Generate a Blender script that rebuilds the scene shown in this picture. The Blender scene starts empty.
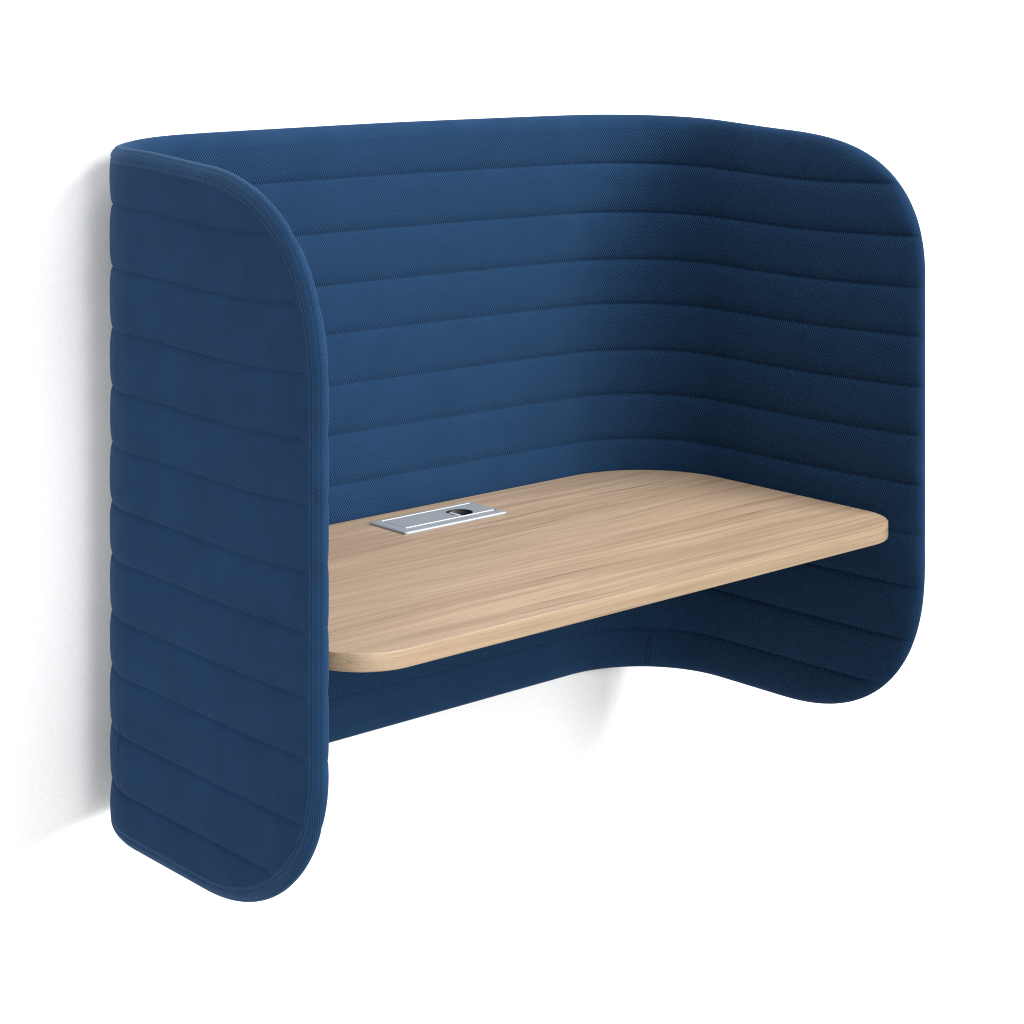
import bpy, bmesh, math, random
import numpy as np
from math import sin, cos, tan, pi, hypot, radians
from mathutils import Vector, Matrix, noise

random.seed(4)
scene = bpy.context.scene
COL = scene.collection

# ----------------------------------------------------------------- measured shape (metres)
P = dict(roll=0.00138, Dl=0.65536, Rl=0.18662, spl=1.25988, al=0.27728, btl=0.27815, bbl=0.23434, nl=2.07398, rf=0.09152, rfl=0.09375, rb=0.18587, dX=0.01321, Cx=-2.37304, Cy=-2.98217, Cz=1.25746, yaw=41.76839, pitch=0.30043, f=2267.76378, cx=512.69189, cy=-12.56564, W=0.6175, D=0.64918, Rc=0.19302, T=0.02091, splay=0.9508, a=0.3094, bt=0.24451, bb=0.29288, n=2.40117, dW=0.57781, dF=0.64522, dB=0.03292, dz=0.36354, dt=0.02571, H=1.0)
GROOVES_IN = [0.91521, 0.82872, 0.74417, 0.66427, 0.58047, 0.5002, 0.4184, 0.3361, 0.24741, 0.15768, 0.07217]
GROOVES_OUT = [0.91774, 0.82854, 0.73949, 0.65456, 0.57148, 0.48439, 0.40733, 0.32309, 0.24316, 0.15686, 0.07517]
SAG = [0.00884, -0.00829, -0.00138, 0.00274, -0.00838, 0.00826, 0.01056, 0.00773, 0.0027, -0.00445, -0.00477, -0.01039, -0.00057]
P['Dl'] += .003; P['D'] += .002
P['T'] = .0270                                         # padded thickness of the screen
T, H = P['T'], P['H']

# ----------------------------------------------------------------- helpers
def link(name, verts, faces, mat, parent=None, smooth=True, uvs=None, normals=None):
    me = bpy.data.meshes.new(name)
    me.from_pydata([tuple(map(float, v)) for v in verts], [], faces)
    me.materials.append(mat)
    if smooth:
        me.polygons.foreach_set('use_smooth', [True] * len(me.polygons))
    if uvs is not None:
        l = me.uv_layers.new(name='UVMap')
        l.data.foreach_set('uv', np.asarray(uvs, dtype=np.float32).ravel())
    me.update()
    if normals is not None:
        me.normals_split_custom_set_from_vertices([tuple(map(float, n)) for n in normals])
    o = bpy.data.objects.new(name, me)
    COL.objects.link(o)
    if parent is not None:
        o.parent = parent
    return o

def link_bm(name, bm, mat, parent=None, smooth=False):
    bmesh.ops.recalc_face_normals(bm, faces=bm.faces[:])
    me = bpy.data.meshes.new(name)
    bm.to_mesh(me); bm.free()
    me.materials.append(mat)
    if smooth:
        me.polygons.foreach_set('use_smooth', [True] * len(me.polygons))
    o = bpy.data.objects.new(name, me)
    COL.objects.link(o)
    if parent is not None:
        o.parent = parent
    return o

# ----------------------------------------------------------------- node helpers
def mat_new(name):
    m = bpy.data.materials.new(name); m.use_nodes = True
    nt = m.node_tree; nt.nodes.clear()
    out = nt.nodes.new('ShaderNodeOutputMaterial')
    b = nt.nodes.new('ShaderNodeBsdfPrincipled')
    nt.links.new(b.outputs[0], out.inputs[0])
    return m, nt, b
def N(nt, t, **kw):
    n = nt.nodes.new(t)
    for k, v in kw.items():
        if k.startswith('i_'):
            n.inputs[k[2:].replace('_', ' ')].default_value = v
        else:
            setattr(n, k, v)
    return n
def M(nt, op, a, b=None, c=None):
    n = nt.nodes.new('ShaderNodeMath'); n.operation = op
    for i, v in enumerate((a, b, c)):
        if v is None: continue
        if isinstance(v, (int, float)): n.inputs[i].default_value = v
        else: nt.links.new(v, n.inputs[i])
    return n.outputs[0]
def MIXC(nt, fac, a, b):
    n = nt.nodes.new('ShaderNodeMix'); n.data_type = 'RGBA'
    for i, v in ((0, fac), (6, a), (7, b)):
        if hasattr(v, 'links') or hasattr(v, 'is_linked'): nt.links.new(v, n.inputs[i])
        elif i == 0: n.inputs[0].default_value = v
        else: n.inputs[i].default_value = (*v, 1)
    return n.outputs[2]

def fabric(name, pitch, contrast, bump, dark, light, slant=0.62, sheen=.16):
    """blue knitted upholstery: small slanted loops, heathered yarn, soft nap"""
    m, nt, b = mat_new(name)
    uv = N(nt, 'ShaderNodeUVMap').outputs[0]
    # hand-feel waviness of the knit courses
    wob = N(nt, 'ShaderNodeTexNoise', i_Scale=60., i_Detail=2.)
    nt.links.new(uv, wob.inputs['Vector'])
    sep = N(nt, 'ShaderNodeSeparateXYZ'); nt.links.new(uv, sep.inputs[0])
    w = M(nt, 'MULTIPLY', M(nt, 'SUBTRACT', wob.outputs[0], .5), pitch * .4)
    u = M(nt, 'ADD', sep.outputs[0], w); v = M(nt, 'SUBTRACT', sep.outputs[1], w)
    k = 2 * pi / pitch
    a = M(nt, 'MULTIPLY', M(nt, 'ADD', u, M(nt, 'MULTIPLY', v, slant)), k)
    c = M(nt, 'MULTIPLY', M(nt, 'SUBTRACT', u, M(nt, 'MULTIPLY', v, slant * 1.6)), k)
    ca = M(nt, 'COSINE', a); cc = M(nt, 'COSINE', c)
    h = M(nt, 'MULTIPLY_ADD', M(nt, 'ADD', M(nt, 'MULTIPLY', ca, 1.15), M(nt, 'MULTIPLY', cc, .85)), .25, .5)
    # yarn-to-yarn variation
    yarn = N(nt, 'ShaderNodeTexNoise', i_Scale=420., i_Detail=3., i_Roughness=.7)
    nt.links.new(uv, yarn.inputs['Vector'])
    nap = N(nt, 'ShaderNodeTexNoise', i_Scale=14., i_Detail=5., i_Roughness=.6)
    nt.links.new(uv, nap.inputs['Vector'])
    f = M(nt, 'ADD', M(nt, 'MULTIPLY_ADD', M(nt, 'SUBTRACT', h, .5), contrast, .5),
          M(nt, 'ADD', M(nt, 'MULTIPLY', M(nt, 'SUBTRACT', yarn.outputs[0], .5), .55),
            M(nt, 'MULTIPLY', M(nt, 'SUBTRACT', nap.outputs[0], .5), .55)))
    cl = N(nt, 'ShaderNodeClamp'); nt.links.new(f, cl.inputs[0])
    nt.links.new(MIXC(nt, cl.outputs[0], dark, light), b.inputs['Base Color'])
    bp = N(nt, 'ShaderNodeBump', i_Strength=bump, i_Distance=.0011)
    hh = M(nt, 'ADD', h, M(nt, 'MULTIPLY', yarn.outputs[0], .05))
    nt.links.new(hh, bp.inputs['Height'])
    nt.links.new(bp.outputs[0], b.inputs['Normal'])
    b.inputs['Roughness'].default_value = .9
    b.inputs['Specular IOR Level'].default_value = .1
    b.inputs['Sheen Weight'].default_value = sheen
    b.inputs['Sheen Roughness'].default_value = .35
    b.inputs['Sheen Tint'].default_value = (.3, .55, 1, 1)
    return m

def oak(name, light, mid, dark, edge=False):
    m, nt, b = mat_new(name)
    tc = N(nt, 'ShaderNodeTexCoord').outputs['Object']
    # slow drift of the grain so the streaks are never parallel rulings
    dr = N(nt, 'ShaderNodeTexNoise', i_Scale=1.0, i_Detail=2.)
    mp0 = N(nt, 'ShaderNodeMapping'); mp0.inputs['Scale'].default_value = (1.6, 5., 5.)
    nt.links.new(tc, mp0.inputs[0]); nt.links.new(mp0.outputs[0], dr.inputs['Vector'])
    sx = N(nt, 'ShaderNodeSeparateXYZ'); nt.links.new(tc, sx.inputs[0])
    yy = M(nt, 'ADD', sx.outputs[1], M(nt, 'MULTIPLY', M(nt, 'SUBTRACT', dr.outputs[0], .5), .07))
    if edge:
        yy = M(nt, 'MULTIPLY', yy, .35)
    cb = N(nt, 'ShaderNodeCombineXYZ')
    nt.links.new(sx.outputs[0], cb.inputs[0]); nt.links.new(yy, cb.inputs[1]); nt.links.new(sx.outputs[2], cb.inputs[2])
    def nz(sc, detail, rough, off=0.):
        mp = N(nt, 'ShaderNodeMapping'); mp.inputs['Scale'].default_value = sc
        mp.inputs['Location'].default_value = (off, off * 1.7, off * .3)
        t = N(nt, 'ShaderNodeTexNoise', i_Scale=1., i_Detail=detail, i_Roughness=rough)
        nt.links.new(cb.outputs[0], mp.inputs[0]); nt.links.new(mp.outputs[0], t.inputs['Vector'])
        return t.outputs[0]
    def ramp(v, p0, p1):
        r = N(nt, 'ShaderNodeMapRange', interpolation_type='SMOOTHSTEP')
        r.inputs[1].default_value = p0; r.inputs[2].default_value = p1
        nt.links.new(v, r.inputs[0]); return r.outputs[0]
    zs = 110. if edge else 3.
    broad = ramp(nz((.9, 17., zs), 3., .55, 3.1), .3, .7)
    streak = ramp(nz((1.7, 80., zs * 2.2), 4., .62, 9.3), .34, .72)
    fine = nz((5., 330., zs * 5), 3., .7, 1.4)
    crack = ramp(nz((2.2, 150., zs * 3), 3., .55, 5.5), .60, .72)
    cath = ramp(nz((.75, 9., zs), 1., .4, 12.7), .52, .62)
    # growth-ring lines that bunch where the cathedral figure runs
    rg = M(nt, 'SINE', M(nt, 'MULTIPLY', nz((.55, 6.5, zs * .6), 2., .45, 7.9), 150.))
    ring = M(nt, 'MULTIPLY', ramp(rg, .55, 1.), cath)
    c = MIXC(nt, broad, mid, light)
    c = MIXC(nt, M(nt, 'MULTIPLY', streak, .8), c, tuple(.6 * a + .4 * b_ for a, b_ in zip(mid, dark)))
    c = MIXC(nt, M(nt, 'MULTIPLY', ring, .12), c, dark)
    c = MIXC(nt, M(nt, 'MULTIPLY', crack, .85), c, dark)
    c = MIXC(nt, M(nt, 'MULTIPLY', ramp(fine, .48, .75), .55), c, dark)
    nt.links.new(c, b.inputs['Base Color'])
    bp = N(nt, 'ShaderNodeBump', i_Strength=.15, i_Distance=.0004)
    nt.links.new(fine, bp.inputs['Height']); nt.links.new(bp.outputs[0], b.inputs['Normal'])
    b.inputs['Roughness'].default_value = .36 if edge else .46
    b.inputs['Specular IOR Level'].default_value = .5 if edge else .4
    return m

def metal(name, col, rough, brushed=True, metallic=1.):
    m, nt, b = mat_new(name)
    b.inputs['Base Color'].default_value = (*col, 1)
    b.inputs['Metallic'].default_value = metallic
    b.inputs['Roughness'].default_value = rough
    if brushed:
        tc = N(nt, 'ShaderNodeTexCoord').outputs['Object']
        mp = N(nt, 'ShaderNodeMapping'); mp.inputs['Scale'].default_value = (20, 1400, 1400)
        t = N(nt, 'ShaderNodeTexNoise', i_Scale=1., i_Detail=2.)
        nt.links.new(tc, mp.inputs[0]); nt.links.new(mp.outputs[0], t.inputs['Vector'])
        r = M(nt, 'MULTIPLY_ADD', t.outputs[0], .16, rough - .08)
        nt.links.new(r, b.inputs['Roughness'])
    return m

def plain(name, col, rough=.6, spec=.3):
    m, nt, b = mat_new(name)
    t = N(nt, 'ShaderNodeTexNoise', i_Scale=300., i_Detail=2.)
    tc = N(nt, 'ShaderNodeTexCoord'); nt.links.new(tc.outputs['Object'], t.inputs['Vector'])
    nt.links.new(MIXC(nt, t.outputs[0], tuple(c * .9 for c in col), tuple(c * 1.1 for c in col)), b.inputs['Base Color'])
    b.inputs['Roughness'].default_value = rough
    b.inputs['Specular IOR Level'].default_value = spec
    return m

NAVY_D, NAVY_L = (.0038, .0145, .038), (.0152, .0525, .124)
FAB_IN = fabric('knitted_fabric', .0045, 2.6, .8, (.0033, .0125, .033), (.0144, .0495, .1175))
FAB_OUT = fabric('smooth_knit_fabric', .0030, .4, .3, (.0018, .0104, .0310), (.0078, .0395, .104), sheen=.07)  # finer weave; toned darker so the colour carries the outer side's shade
FAB_EDGE = fabric('twill_fabric', .0036, .8, .5, NAVY_D, NAVY_L)
THREAD = plain('navy_thread', (.005, .015, .038), .8, .1)
OAK = oak('light_oak_veneer', (.455, .337, .230), (.365, .258, .170), (.175, .108, .066))
OAK_EDGE = oak('oak_edge_veneer', (.375, .274, .180), (.325, .234, .150), (.19, .125, .076), edge=True)
ALU = metal('brushed_aluminium', (.315, .34, .365), .48, True, .22)
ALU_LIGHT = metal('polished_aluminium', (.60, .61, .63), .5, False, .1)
BLACK = plain('black_plastic', (.012, .012, .013), .5)
WALL = plain('white_wall_paint', (.86, .86, .86), .85, .1)

# ----------------------------------------------------------------- plan of the screen: back, two bends, two sides
def half(W, D, R, sp):
    sp = radians(sp); y0 = -T / 2; ang = pi / 2 - sp
    ey = y0 - R + R * cos(ang); ex = W - (D + ey) * tan(sp); xc = ex - R * sin(ang)
    return (xc, R * ang, hypot(W - ex, ey + D), y0, ex, ey, R, sp)
GR = half(P['W'], P['D'], P['Rc'], P['splay'])
GL = half(P['W'], P['Dl'], P['Rl'], P['spl'])
LR, LL = sum(GR[:3]), sum(GL[:3])
def ev_half(g, t, sg):
    xc, L2, L3, y0, ex, ey, R, sp = g
    th = np.clip((t - xc) / R, 0, None); k = t - xc - L2
    m1 = t < xc; m3 = t >= xc + L2
    x = np.where(m1, t, np.where(m3, ex + k * sin(sp), xc + R * np.sin(th)))
    y = np.where(m1, y0, np.where(m3, ey - k * cos(sp), y0 - R + R * np.cos(th)))
    nx = np.where(m1, 0, np.where(m3, cos(sp), np.sin(th)))
    ny = np.where(m1, 1, np.where(m3, sin(sp), np.cos(th)))
    return np.stack([sg * x, y], -1), np.stack([sg * nx, ny], -1)
def plan(s):
    s = np.asarray(s, float)
    pr, nr = ev_half(GR, np.abs(s), 1); pl, nl = ev_half(GL, np.abs(s), -1)
    m = (s >= 0)[..., None]
    return np.where(m, pr, pl), np.where(m, nr, nl)
KN = np.array([-1, -.85, -.7, -.6, -.5, -.4, -.25, 0, .25, .45, .6, .8, 1])
RIM = np.array([(-1, 0), (-.85, 0), (-.75, .001), (-.66, .005), (-.6, .010), (-.5, .010), (-.4, .003), (-.25, .001), (0, .004), (.25, .006),
                (.4, .009), (.5, .009), (.6, .005), (.7, -.001), (.8, -.004), (.9, -.002), (1, 0)])    # uneven top rim
_kd = np.linspace(-1.2, 1.2, 481)
_kv = np.interp(_kd, KN, SAG)
_ker = np.exp(-.5 * (np.arange(-60, 61) / 11.) ** 2); _ker /= _ker.sum()
_kv = np.convolve(np.pad(_kv, 60, mode='edge'), _ker, 'valid')
_kr = np.convolve(np.pad(np.interp(_kd, RIM[:, 0], RIM[:, 1]), 60, mode='edge'), _ker, 'valid')
def sag(s, z):
    u = np.where(s > 0, s / LR, s / LL)
    return np.interp(u, _kd, _kv) * z / H + np.interp(u, _kd, _kr) * np.clip(z / H, 0, 1.1) ** 6
def place(s, z, off):
    p, n = plan(s)
    q = p + n * np.asarray(off)[..., None]
    return np.concatenate([q, (z + sag(s, z))[..., None]], -1)

# ----------------------------------------------------------------- flat outline of the screen in (s, z)
def outline():
    def side(L, a, bt, bb, nn, sg):
        th = np.linspace(0, pi / 2, 500)
        ct = [(sg * (L - a + a * sin(t) ** (2 / nn)), H - bt + bt * max(cos(t), 0) ** (2 / nn)) for t in th]
        cb = [(sg * (L - a + a * max(cos(t), 0) ** (2 / nn)), bb - bb * sin(t) ** (2 / nn)) for t in th]
        mid = [(sg * L, z) for z in np.linspace(H - bt, bb, 200)[1:-1]]
        return ct + mid + cb
    r = side(LR, P['a'], P['bt'], P['bb'], P['n'], 1)
    l = side(LL, P['al'], P['btl'], P['bbl'], P['nl'], -1)
    top = [(s, H) for s in np.linspace(l[0][0], r[0][0], 900)[1:-1]]
    bot = [(s, 0.) for s in np.linspace(r[-1][0], l[-1][0], 900)[1:-1]]
    return np.array(top + r + bot + l[::-1])           # clockwise
def resample(p, n):
    q = np.vstack([p, p[:1]]); d = np.r_[0, np.cumsum(np.linalg.norm(np.diff(q, axis=0), axis=1))]
    t = np.linspace(0, d[-1], n, endpoint=False)
    return np.stack([np.interp(t, d, q[:, 0]), np.interp(t, d, q[:, 1])], -1)
def smooth_closed(p, k):
    for _ in range(k):
        p = .5 * p + .25 * (np.roll(p, 1, 0) + np.roll(p, -1, 0))
    return p
def inward(p):
    d = np.roll(p, -1, 0) - np.roll(p, 1, 0); d /= np.linalg.norm(d, axis=1)[:, None]
    return np.stack([d[:, 1], -d[:, 0]], -1)
OUT = smooth_closed(resample(outline(), 6000), 40)
BAND = .022                                            # width of the edge band on each face
INS = OUT + inward(OUT) * BAND

# rows of the quilted faces: finer towards the rounded corners and around each stitched groove
zt_, zb_ = INS[:, 1].max(), INS[:, 1].min()
zs = set()
_q = resample(INS, 900)
for z in _q[:, 1]:
    if z > zt_ - .3 or z < zb_ + .3: zs.add(round(float(z), 7))
for z in np.arange(zb_, zt_, .0065): zs.add(round(z, 6))
for g in GROOVES_IN + GROOVES_OUT:
    for d in (-.006, -.0035, -.0018, -.0008, 0, .0008, .0018, .0035, .006): zs.add(round(g + d, 6))
zs = sorted(z for z in zs if zb_ + 4e-6 < z < zt_ - 4e-6)
ZR = [zb_ + 1e-6]
for z in zs:
    if z - ZR[-1] > (.0009 if zb_ + .04 < z < zt_ - .04 else 4e-6 + .02 * min(z - zb_, zt_ - z)): ZR.append(z)
ZR.append(zt_ - 1e-6); ZR = np.array(ZR); NR = len(ZR)
right = INS[INS[:, 0] > 0]; left = INS[INS[:, 0] < 0]
def extent(pts, z, pick):
    hi = pts[pts[:, 0] > 0] if pick > 0 else pts
    a = pts; z0 = a[:-1, 1]; z1 = a[1:, 1]; best = []
    for zz in z:
        i = np.nonzero((z0 - zz) * (z1 - zz) <= 0)[0]
        f = (zz - z0[i]) / (z1[i] - z0[i] + 1e-15)
        x = a[i, 0] + f * (a[i + 1, 0] - a[i, 0])
        x = x[np.abs(x) > .3]
        best.append((x.max() if pick > 0 else x.min()) if len(x) else (pts[:, 0].max() if pick > 0 else pts[:, 0].min()))
    return np.array(best)
SR = extent(np.vstack([right]), ZR, 1); SL = extent(np.vstack([left[left[:, 1].argsort()]]), ZR, -1)
# left half needs its own ordered run: sort the loop so it is continuous
iL = np.nonzero(INS[:, 0] < 0)[0]
jl = np.nonzero(np.diff(iL) > 1)[0]
if len(jl): iL = np.r_[iL[jl[0] + 1:], iL[:jl[0] + 1]]
SL = extent(INS[iL], ZR, -1)
iR = np.nonzero(INS[:, 0] > 0)[0]
jr = np.nonzero(np.diff(iR) > 1)[0]
if len(jr): iR = np.r_[iR[jr[0] + 1:], iR[:jr[0] + 1]]
SR = extent(INS[iR], ZR, 1)
NC = 520
tt = np.linspace(0, 1, NC)

def groove_depth(z, grooves, share, width):
    """0 on the crown of a pillow, 1 in the stitched groove"""
    z = np.asarray(z); g = np.sort(np.array(grooves))
    e = np.r_[2 * g[0] - g[1] * 1.0 - .02, g, 2 * g[-1] - g[-2] + .02]
    i = np.clip(np.searchsorted(e, z) - 1, 0, len(e) - 2)
    t = (z - e[i]) / (e[i + 1] - e[i])
    pil = np.abs(2 * t - 1) ** 3.
    dist = np.min(np.abs(z[..., None] - g), axis=-1)
    cut = np.exp(-(dist / width) ** 1.2)
    edge = np.clip(np.minimum(z - 0, H - z) / .04, 0, 1)
    return (1 - share) * pil * np.where((i == 0) | (i == len(e) - 2), np.where(dist < .03, 1, np.clip(1 - (dist - .03) / .03, 0, 1)), 1) + share * cut
def sstep(x, a, b):
    t = np.clip((x - a) / (b - a), 0, 1); return t * t * (3 - 2 * t)
AMP_IN, AMP_OUT = .0072, .0062
def face_amp(d, outer):
    if outer: return AMP_OUT * (.9 + .1 * sstep(d, .40, .52)) * (.10 + .90 * sstep(d, .014, .042))
    return AMP_IN * (.42 + .58 * sstep(d, .004, .032))
def lump(s, z, k):
    """hand-made unevenness of the padding, in metres"""
    o = np.empty(s.shape)
    f = o.ravel(); ss = s.ravel(); zz = z.ravel()
    for i in range(len(f)):
        f[i] = (noise.noise((ss[i] * 9, zz[i] * 12, k)) * .0006 + noise.noise((ss[i] * 34, zz[i] * 15, k + 5)) * .00034
                + noise.noise((ss[i] * 90, zz[i] * 40, k + 9)) * .00012)
    return o
def boundary_dist(s, z):
    o = OUT[::6]; f = np.empty(s.size); ss = s.ravel(); zz = z.ravel()
    for a in range(0, s.size, 4000):
        d = (ss[a:a + 4000, None] - o[None, :, 0]) ** 2 + (zz[a:a + 4000, None] - o[None, :, 1]) ** 2
        f[a:a + 4000] = np.sqrt(d.min(1))
    return f.reshape(s.shape)
def half_thick(d):
    r = .0160
    u = np.clip(1 - d / r, 0, 1)
    return T / 2 * np.maximum(1 - u ** 2.3, 0) ** (1 / 2.1)
def welt(d):
    """two stitched lines along the outer side of the edge band"""
    return .0010 * np.exp(-((d - .0040) / .0011) ** 2) + .0012 * np.exp(-((d - .0165) / .0012) ** 2) - .0005 * np.exp(-((d - .0105) / .004) ** 2)

S = SL[:, None] + (SR - SL)[:, None] * tt[None, :]; Z = np.repeat(ZR[:, None], NC, 1)
DB = boundary_dist(S, Z)
def offset_face(s, z, d, outer, lmp):
    g = groove_depth(z, GROOVES_OUT, .42, .0025) if outer else groove_depth(z, GROOVES_IN, .4, .0028)
    pk = lmp * (1 - .6 * g) * sstep(d, .0, .02)
    h = half_thick(d) - face_amp(d, outer) * g * np.minimum(1, half_thick(d) / (T / 2)) + pk
    if outer: h = h - welt(d) * (half_thick(d) / (T / 2)) - .0035 * np.clip(1 - d / .045, 0, 1) ** 2 * (half_thick(d) / (T / 2))
    if not outer: h = h - .0050 * np.clip(1 - d / .060, 0, 1) ** 2.4 * (half_thick(d) / (T / 2))
    return h if outer else -h
LO, LI = lump(S, Z, 2.3), lump(S, Z, 31.7)
V_in = place(S, Z, offset_face(S, Z, DB, False, LI)).reshape(-1, 3)
V_out = place(S, Z, offset_face(S, Z, DB, True, LO)).reshape(-1, 3)
nf = NR * NC
# boundary loop (indices into a face grid), clockwise in (s, z)
loop = [(NR - 1) * NC + c for c in range(NC)] + [r * NC + NC - 1 for r in range(NR - 2, -1, -1)] \
     + [c for c in range(NC - 2, -1, -1)] + [r * NC for r in range(1, NR - 1)]
loop = np.array(loop); NL = len(loop)
LP = np.stack([S.ravel()[loop], Z.ravel()[loop]], -1)
# outward direction at each loop point from the fine outline
OI = inward(OUT)
near = np.array([np.argmin((INS[:, 0] - p[0]) ** 2 + (INS[:, 1] - p[1]) ** 2) for p in LP])
LN = -OI[near]
# rings of the edge band, from the inner face round the tip to the outer face
d_in = BAND - BAND * np.array([.2, .4, .55, .68, .77, .84, .89, .93, .96, .98, .992])
d_out = np.array([.0002, .0006, .0011, .0017, .0024, .003, .0035, .004, .0045, .005, .0057, .0066, .008, .0096, .0112, .0127, .014, .015, .0158, .0165, .0172, .018, .0192, .0206])
rings = [(d, False) for d in d_in] + [(0., None)] + [(d, True) for d in d_out]
VB = []; lumpI = LI.ravel()[loop]; lumpO = LO.ravel()[loop]
RS = []
for d, outer in rings:
    p = LP + LN * (BAND - d)
    s, z = p[:, 0], p[:, 1]
    dd = np.full(NL, d)
    off = np.zeros(NL) if outer is None else offset_face(s, z, dd, outer, lumpO if outer else lumpI)
    VB.append(place(s, z, off)); RS.append(p)
V = np.vstack([V_in, V_out] + VB)
ringidx = [loop] + [2 * nf + k * NL + np.arange(NL) for k in range(len(rings))] + [nf + loop]
F_in, F_out, F_band = [], [], []
for r in range(NR - 1):
    for c in range(NC - 1):
        a = r * NC + c; b_ = a + 1; d_ = a + NC; e_ = d_ + 1
        F_in.append((a, b_, e_, d_)); F_out.append((nf + a, nf + d_, nf + e_, nf + b_))
for k in range(len(ringidx) - 1):
    A, B = ringidx[k], ringidx[k + 1]
    for i in range(NL):
        j = (i + 1) % NL
        F_band.append((int(A[i]), int(A[j]), int(B[j]), int(B[i])))
# shared vertex normals so that the three covers run into each other without a crease
def vnorm(V, F):
    Fa = np.array(F); p = V[Fa]
    n = np.cross(p[:, 2] - p[:, 0], p[:, 3] - p[:, 1])
    o = np.zeros_like(V)
    for k in range(4): np.add.at(o, Fa[:, k], n)
    return o / (np.linalg.norm(o, axis=1)[:, None] + 1e-12)
VN = vnorm(V, F_in + F_out + F_band)

def sub(name, faces, mat, parent, uv_of):
    Fa = np.array(faces); u, inv = np.unique(Fa, return_inverse=True)
    inv = inv.reshape(Fa.shape)
    return link(name, V[u], [tuple(map(int, f)) for f in inv], mat, parent, True, uv_of, VN[u])

booth = bpy.data.objects.new('desk_booth', None)
COL.objects.link(booth)
booth['label'] = 'navy quilted U-shaped acoustic desk booth with light oak desktop, mounted on white wall'
booth['category'] = 'desk booth'

grid_uv = np.stack([S.ravel(), Z.ravel()], -1)
sub('inner_cover', F_in, FAB_IN, booth, grid_uv[np.array(F_in)].reshape(-1, 2))
outer = sub('outer_cover', F_out, FAB_OUT, booth, grid_uv[np.array(F_out) - nf].reshape(-1, 2))
# band uv: carry the cloth of the inner face round the tip up to the first stitched line
n_tip = len(d_in) + 1 + 7
cum_in = [np.zeros(NL)]; prev = V_in[loop]
for k in range(len(rings)):
    cum_in.append(cum_in[-1] + np.linalg.norm(VB[k] - prev, axis=1)); prev = VB[k]
cum_in.append(cum_in[-1] + np.linalg.norm(V_out[loop] - prev, axis=1))
tot = cum_in[-1]
uvb = []
for k in range(len(ringidx) - 1):
    for i in range(NL):
        j = (i + 1) % NL
        for kk, ii in ((k, i), (k, j), (k + 1, j), (k + 1, i)):
            L_ = cum_in[kk][ii]
            q = LP[ii] + LN[ii] * L_
            uvb.append((q[0], q[1]))
band = sub('edge_band', F_band, FAB_EDGE, booth, uvb)

# ----------------------------------------------------------------- camera (solved from the photograph)
def cam_axes():
    y, pt, ro = radians(P['yaw']), radians(P['pitch']), radians(P['roll'])
    fw = Vector((sin(y) * cos(pt), cos(y) * cos(pt), -sin(pt)))
    r = Vector((cos(y), -sin(y), 0)); u = r.cross(fw)
    return fw, r * cos(ro) + u * sin(ro), u * cos(ro) - r * sin(ro)
fw, rt, up = cam_axes()
cam = bpy.data.cameras.new('camera'); co = bpy.data.objects.new('camera', cam)
COL.objects.link(co); scene.camera = co
co.matrix_world = Matrix(((rt.x, up.x, -fw.x, P['Cx']), (rt.y, up.y, -fw.y, P['Cy']), (rt.z, up.z, -fw.z, P['Cz']), (0, 0, 0, 1)))
cam.sensor_width = 36; cam.sensor_fit = 'HORIZONTAL'
cam.lens = P['f'] / 1024 * 36
cam.shift_x = (512 - P['cx']) / 1024; cam.shift_y = (P['cy'] - 512) / 1024
cam.clip_start = .05; cam.clip_end = 100

# ----------------------------------------------------------------- stitched joins of the lining
def tube_along(name, pts, r, mat, parent, nseg=8):
    vs, fs = [], []
    pts = [Vector(p) for p in pts]
    for i, p in enumerate(pts):
        t = (pts[min(i + 1, len(pts) - 1)] - pts[max(i - 1, 0)]).normalized()
        a = t.cross(Vector((.3, .9, .2))).normalized(); b = t.cross(a)
        for k in range(nseg):
            an = 2 * pi * k / nseg
            vs.append(p + a * r * cos(an) + b * r * sin(an))
        if i:
            for k in range(nseg):
                k2 = (k + 1) % nseg
                fs.append(((i - 1) * nseg + k, (i - 1) * nseg + k2, i * nseg + k2, i * nseg + k))
    return link(name, vs, fs, mat, parent)
def stitch_line(name, s_top, s_bot, z_top, z_bot, outer_side, parent, r=.0006):
    z = np.linspace(z_top, z_bot, 40); s = np.linspace(s_top, s_bot, 40)
    d = boundary_dist(s, z)
    off = offset_face(s, z, d, outer_side, np.zeros(40))
    return tube_along(name, place(s, z, off), r, THREAD, parent)
inner = bpy.data.objects['inner_cover']
for ds in (0., .0045):                                 # paired seam low down in the right bend of the lining
    stitch_line('seam', .5755 + ds * 1.2, .5665 + ds * 1.7, GROOVES_IN[-1] - .002, .006, False, inner)
stitch_line('seam', -.6736, -.6733, GROOVES_OUT[8], .03, True, outer, .0004)

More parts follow.
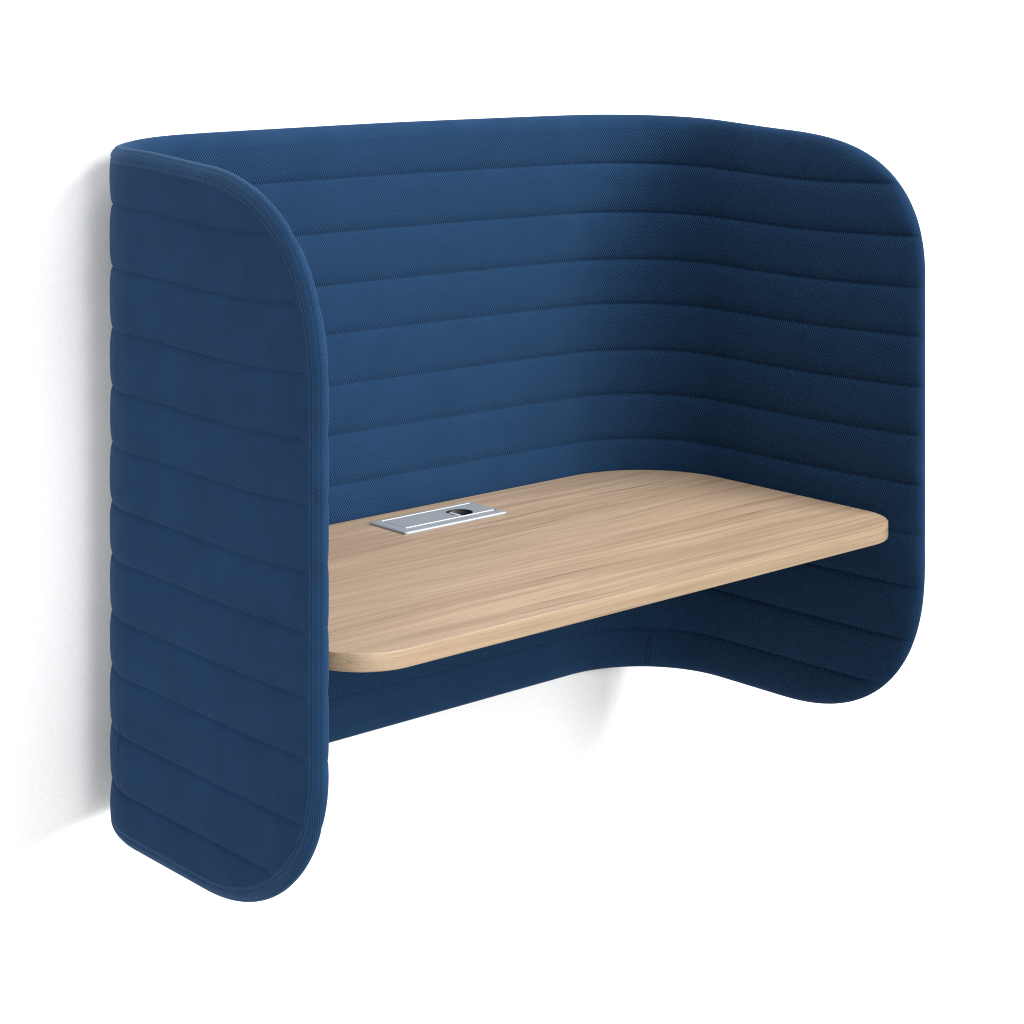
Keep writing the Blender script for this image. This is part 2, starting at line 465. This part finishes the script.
# ----------------------------------------------------------------- desktop
def desk_loop(ins):
    W, F, B, X = P['dW'] - ins, P['dF'] - ins, P['dB'] + ins, P['dX']
    rf, rl, rb = P['rf'] - ins, P['rfl'] - ins, P['rb'] - ins
    pts = []
    def arc(cx, cy, r, a0, a1, n=40):
        for t in np.linspace(a0, a1, n): pts.append((cx + r * cos(t) + X, cy + r * sin(t)))
    arc(-W + rl, -F + rl, rl, pi, 1.5 * pi)
    arc(W - rf, -F + rf, rf, -pi / 2, 0)
    arc(W - rb, -B - rb, rb, 0, pi / 2)
    arc(-W + rb, -B - rb, rb, pi / 2, pi)
    return pts
ZT, DT = P['dz'], P['dt']
PORT = (.0615, -.1236); PORT_R = .0225
bm = bmesh.new()
bev = .0016
lt = [bm.verts.new((x, y, ZT)) for x, y in desk_loop(bev)]
lb = [bm.verts.new((x, y, ZT - DT)) for x, y in desk_loop(bev)]
n = len(lt)
et = [bm.edges.new((lt[i], lt[(i + 1) % n])) for i in range(n)]
hole = [bm.verts.new((PORT[0] + (PORT_R + .003) * cos(2 * pi * k / 48), PORT[1] + (PORT_R + .003) * sin(2 * pi * k / 48), ZT)) for k in range(48)]
eh = [bm.edges.new((hole[k], hole[(k + 1) % 48])) for k in range(48)]
bmesh.ops.triangle_fill(bm, use_beauty=True, edges=et + eh)
hb = [bm.verts.new((v.co.x, v.co.y, ZT - .02)) for v in hole]
for k in range(48):
    bm.faces.new((hole[k], hole[(k + 1) % 48], hb[(k + 1) % 48], hb[k]))
bm.faces.new(hb)
bm.faces.new(lb)
for i in range(n):
    j = (i + 1) % n
    bm.faces.new((lt[i], lt[j], lb[j], lb[i]))
desk = link_bm('desktop', bm, OAK, booth)
prof = [(.0017, -.0012), (.0016, 0.), (.0011, -.00013), (.0005, -.0005), (.00013, -.0011), (0., -.0018),
        (0., -DT + .0018), (.0002, -DT + .0010), (.0007, -DT + .0003), (.0016, -DT), (.0017, -DT + .0012)]
vs, fs = [], []
for ins, dz in prof: vs += [(x, y, ZT + dz) for x, y in desk_loop(ins)]
for k in range(len(prof) - 1):
    for i in range(n):
        j = (i + 1) % n
        fs.append((k * n + i, (k + 1) * n + i, (k + 1) * n + j, k * n + j))
link('edge_banding', vs, fs, OAK_EDGE, desk, True)

# ----------------------------------------------------------------- power panel let into the desktop
def plate(name, x0, x1, y0, y1, z0, z1, r, bevel, mat, parent, hole=None):
    """flat bar or plate with rounded plan corners and a chamfered top edge; optional round hole"""
    def rr(i):
        p = []
        for cx, cy, a0 in ((x1 - r, y1 - r, 0), (x0 + r, y1 - r, pi / 2), (x0 + r, y0 + r, pi), (x1 - r, y0 + r, 1.5 * pi)):
            for t in np.linspace(a0, a0 + pi / 2, 6):
                p.append((cx + (r - i) * cos(t), cy + (r - i) * sin(t)))
        return p
    bm = bmesh.new()
    A = [bm.verts.new((x, y, z0)) for x, y in rr(0)]
    B = [bm.verts.new((x, y, z1 - bevel)) for x, y in rr(0)]
    C = [bm.verts.new((x, y, z1)) for x, y in rr(bevel * 1.2)]
    n = len(A)
    for i in range(n):
        j = (i + 1) % n
        bm.faces.new((A[i], A[j], B[j], B[i])); bm.faces.new((B[i], B[j], C[j], C[i]))
    if hole:
        hx, hy, hr = hole
        h1 = [bm.verts.new((hx + hr * cos(2 * pi * k / 64), hy + hr * sin(2 * pi * k / 64), z1)) for k in range(64)]
        h0 = [bm.verts.new((v.co.x, v.co.y, z0)) for v in h1]
        e = [bm.edges.new((C[i], C[(i + 1) % n])) if bm.edges.get((C[i], C[(i + 1) % n])) is None else bm.edges.get((C[i], C[(i + 1) % n])) for i in range(n)]
        e += [bm.edges.new((h1[k], h1[(k + 1) % 64])) for k in range(64)]
        bmesh.ops.triangle_fill(bm, use_beauty=True, edges=e)
        for k in range(64):
            k2 = (k + 1) % 64
            bm.faces.new((h1[k], h1[k2], h0[k2], h0[k]))
        eb = [bm.edges.get((A[i], A[(i + 1) % n])) for i in range(n)] + [bm.edges.get((h0[k], h0[(k + 1) % 64])) for k in range(64)]
        bmesh.ops.triangle_fill(bm, use_beauty=True, edges=eb)
    else:
        bm.faces.new(C); bm.faces.new(A)
    return link_bm(name, bm, mat, parent)
X0, X1, Y0, Y1 = -.0905, .1255, -.1700, -.0765
pp = plate('power_panel', X0, X1, Y0, Y1, ZT + .0002, ZT + .0042, .004, .0014, ALU, booth, hole=(PORT[0], PORT[1], PORT_R + .0015))
plate('lid', X0 + .0185, X1 - .011, Y0 + .0245, Y1 - .0125, ZT + .0042, ZT + .0048, .0015, .0003, ALU, pp, hole=(PORT[0], PORT[1], PORT_R))
for ya, yb in ((-.1490, -.1480), (-.0867, -.0857)):
    plate('rail', X0 + .0178, X1 - .0095, ya, yb, ZT + .0042, ZT + .0054, .0004, .0003, ALU_LIGHT, pp)
plate('edge_highlight', X0 + .003, X1 - .003, Y0 - .0009, Y0 - .0001, ZT + .0020, ZT + .0036, .0003, .0002, ALU_LIGHT, pp)  # pale strip added as the bright highlight on the plate's front edge
plate('screw', X1 - .0085, X1 - .0050, -.1500, -.1468, ZT + .0040, ZT + .0046, .0015, .0003, BLACK, pp)
# dark cup of the cable port with a metal sleeve and a clip inside
bm = bmesh.new()
ring = lambda r, z: [bm.verts.new((PORT[0] + r * cos(2 * pi * k / 48), PORT[1] + r * sin(2 * pi * k / 48), z)) for k in range(48)]
rs = [ring(PORT_R - .0003, ZT + .0046), ring(PORT_R - .0012, ZT + .0040), ring(PORT_R - .0012, ZT - .016)]
for a, b_ in zip(rs, rs[1:]):
    for k in range(48): bm.faces.new((a[k], a[(k + 1) % 48], b_[(k + 1) % 48], b_[k]))
bm.faces.new(rs[-1])
port = link_bm('cable_port', bm, BLACK, pp, True)
# half-moon shutter slid back over the left of the port
bm = bmesh.new()
def moon(z):
    p = []
    for t in np.linspace(radians(132), radians(228), 24): p.append((PORT[0] + (PORT_R - .0014) * cos(t), PORT[1] + (PORT_R - .0014) * sin(t)))
    for t in np.linspace(radians(222), radians(138), 16): p.append((PORT[0] + .0005 + .0165 * cos(t), PORT[1] + .0175 * sin(t)))
    return [bm.verts.new((x, y, z)) for x, y in p]
a, b_ = moon(ZT + .0012), moon(ZT + .0026)
bm.faces.new(b_); bm.faces.new(a[::-1])
for k in range(len(a)): bm.faces.new((a[k], a[(k + 1) % len(a)], b_[(k + 1) % len(a)], b_[k]))
link_bm('shutter', bm, ALU, pp)
plate('contact_clip', PORT[0] - .0115, PORT[0] - .0070, PORT[1] - .0125, PORT[1] + .0125, ZT - .004, ZT + .0036, .001, .0006, ALU_LIGHT, pp)

# ----------------------------------------------------------------- the wall it hangs on
bm = bmesh.new()
WY = .0075
vs = [bm.verts.new(p) for p in ((-9, WY, -6), (9, WY, -6), (9, WY, 7), (-9, WY, 7), (-9, WY + .1, -6), (9, WY + .1, -6), (9, WY + .1, 7), (-9, WY + .1, 7))]
for f in ((0, 1, 2, 3), (5, 4, 7, 6), (4, 0, 3, 7), (1, 5, 6, 2), (3, 2, 6, 7), (4, 5, 1, 0)): bm.faces.new([vs[i] for i in f])
wall = link_bm('wall', bm, WALL)
wall['kind'] = 'structure'; wall['label'] = 'plain bright white wall behind the navy desk booth'; wall['category'] = 'wall'

# ----------------------------------------------------------------- studio light
def softbox(name, loc, target, sx, sy, power, col=(1, 1, 1)):
    l = bpy.data.lights.new(name, 'AREA'); l.shape = 'RECTANGLE'; l.size = sx; l.size_y = sy
    l.energy = power; l.color = col
    o = bpy.data.objects.new(name, l); COL.objects.link(o)
    o.location = loc
    o.rotation_euler = (Vector(target) - Vector(loc)).to_track_quat('-Z', 'Y').to_euler()
    return o
softbox('key_softbox', (2.3, -10., 3.2), (0, 0, .5), 3.4, 2.6, 600)
softbox('high_softbox', (2.3, -6., 4.7), (.1, -.2, .4), 3.6, 2.8, 520)
softbox('overhead_softbox', (.2, -.9, 3.4), (0, -.3, .4), 1.8, 1.2, 46)
softbox('fill_softbox', (-.7, -7., 2.), (0, 0, .5), 2.6, 2.4, 110)
def spot(name, loc, target, power, deg, blend, soft):    # two added spots that lift the wall on the shadow side
    l = bpy.data.lights.new(name, 'SPOT'); l.energy = power
    l.spot_size = radians(deg); l.spot_blend = blend; l.shadow_soft_size = soft
    o = bpy.data.objects.new(name, l); COL.objects.link(o); o.location = loc
    o.rotation_euler = (Vector(target) - Vector(loc)).to_track_quat('-Z', 'Y').to_euler()
spot('wall_fill_spot', (-3., -3., .5), (-.93, 0, .48), 380, 24, .8, .7)
spot('wall_fill_spot_far', (-2.0, -4., .5), (-1.25, 0, .36), 480, 34, .9, .7)
w = bpy.data.worlds.new('World'); scene.world = w; w.use_nodes = True
bg = w.node_tree.nodes['Background']; bg.inputs[0].default_value = (.97, .985, 1, 1); bg.inputs[1].default_value = .46

scene.render.engine = 'CYCLES'
scene.view_settings.view_transform = 'Standard'; scene.view_settings.look = 'None'
scene.view_settings.exposure = 0; scene.view_settings.gamma = 1
scene.view_settings.use_curve_mapping = False
scene.cycles.max_bounces = 8; scene.cycles.diffuse_bounces = 5
scene.cycles.filter_width = 1.1
scene.render.resolution_x = scene.render.resolution_y = 1024
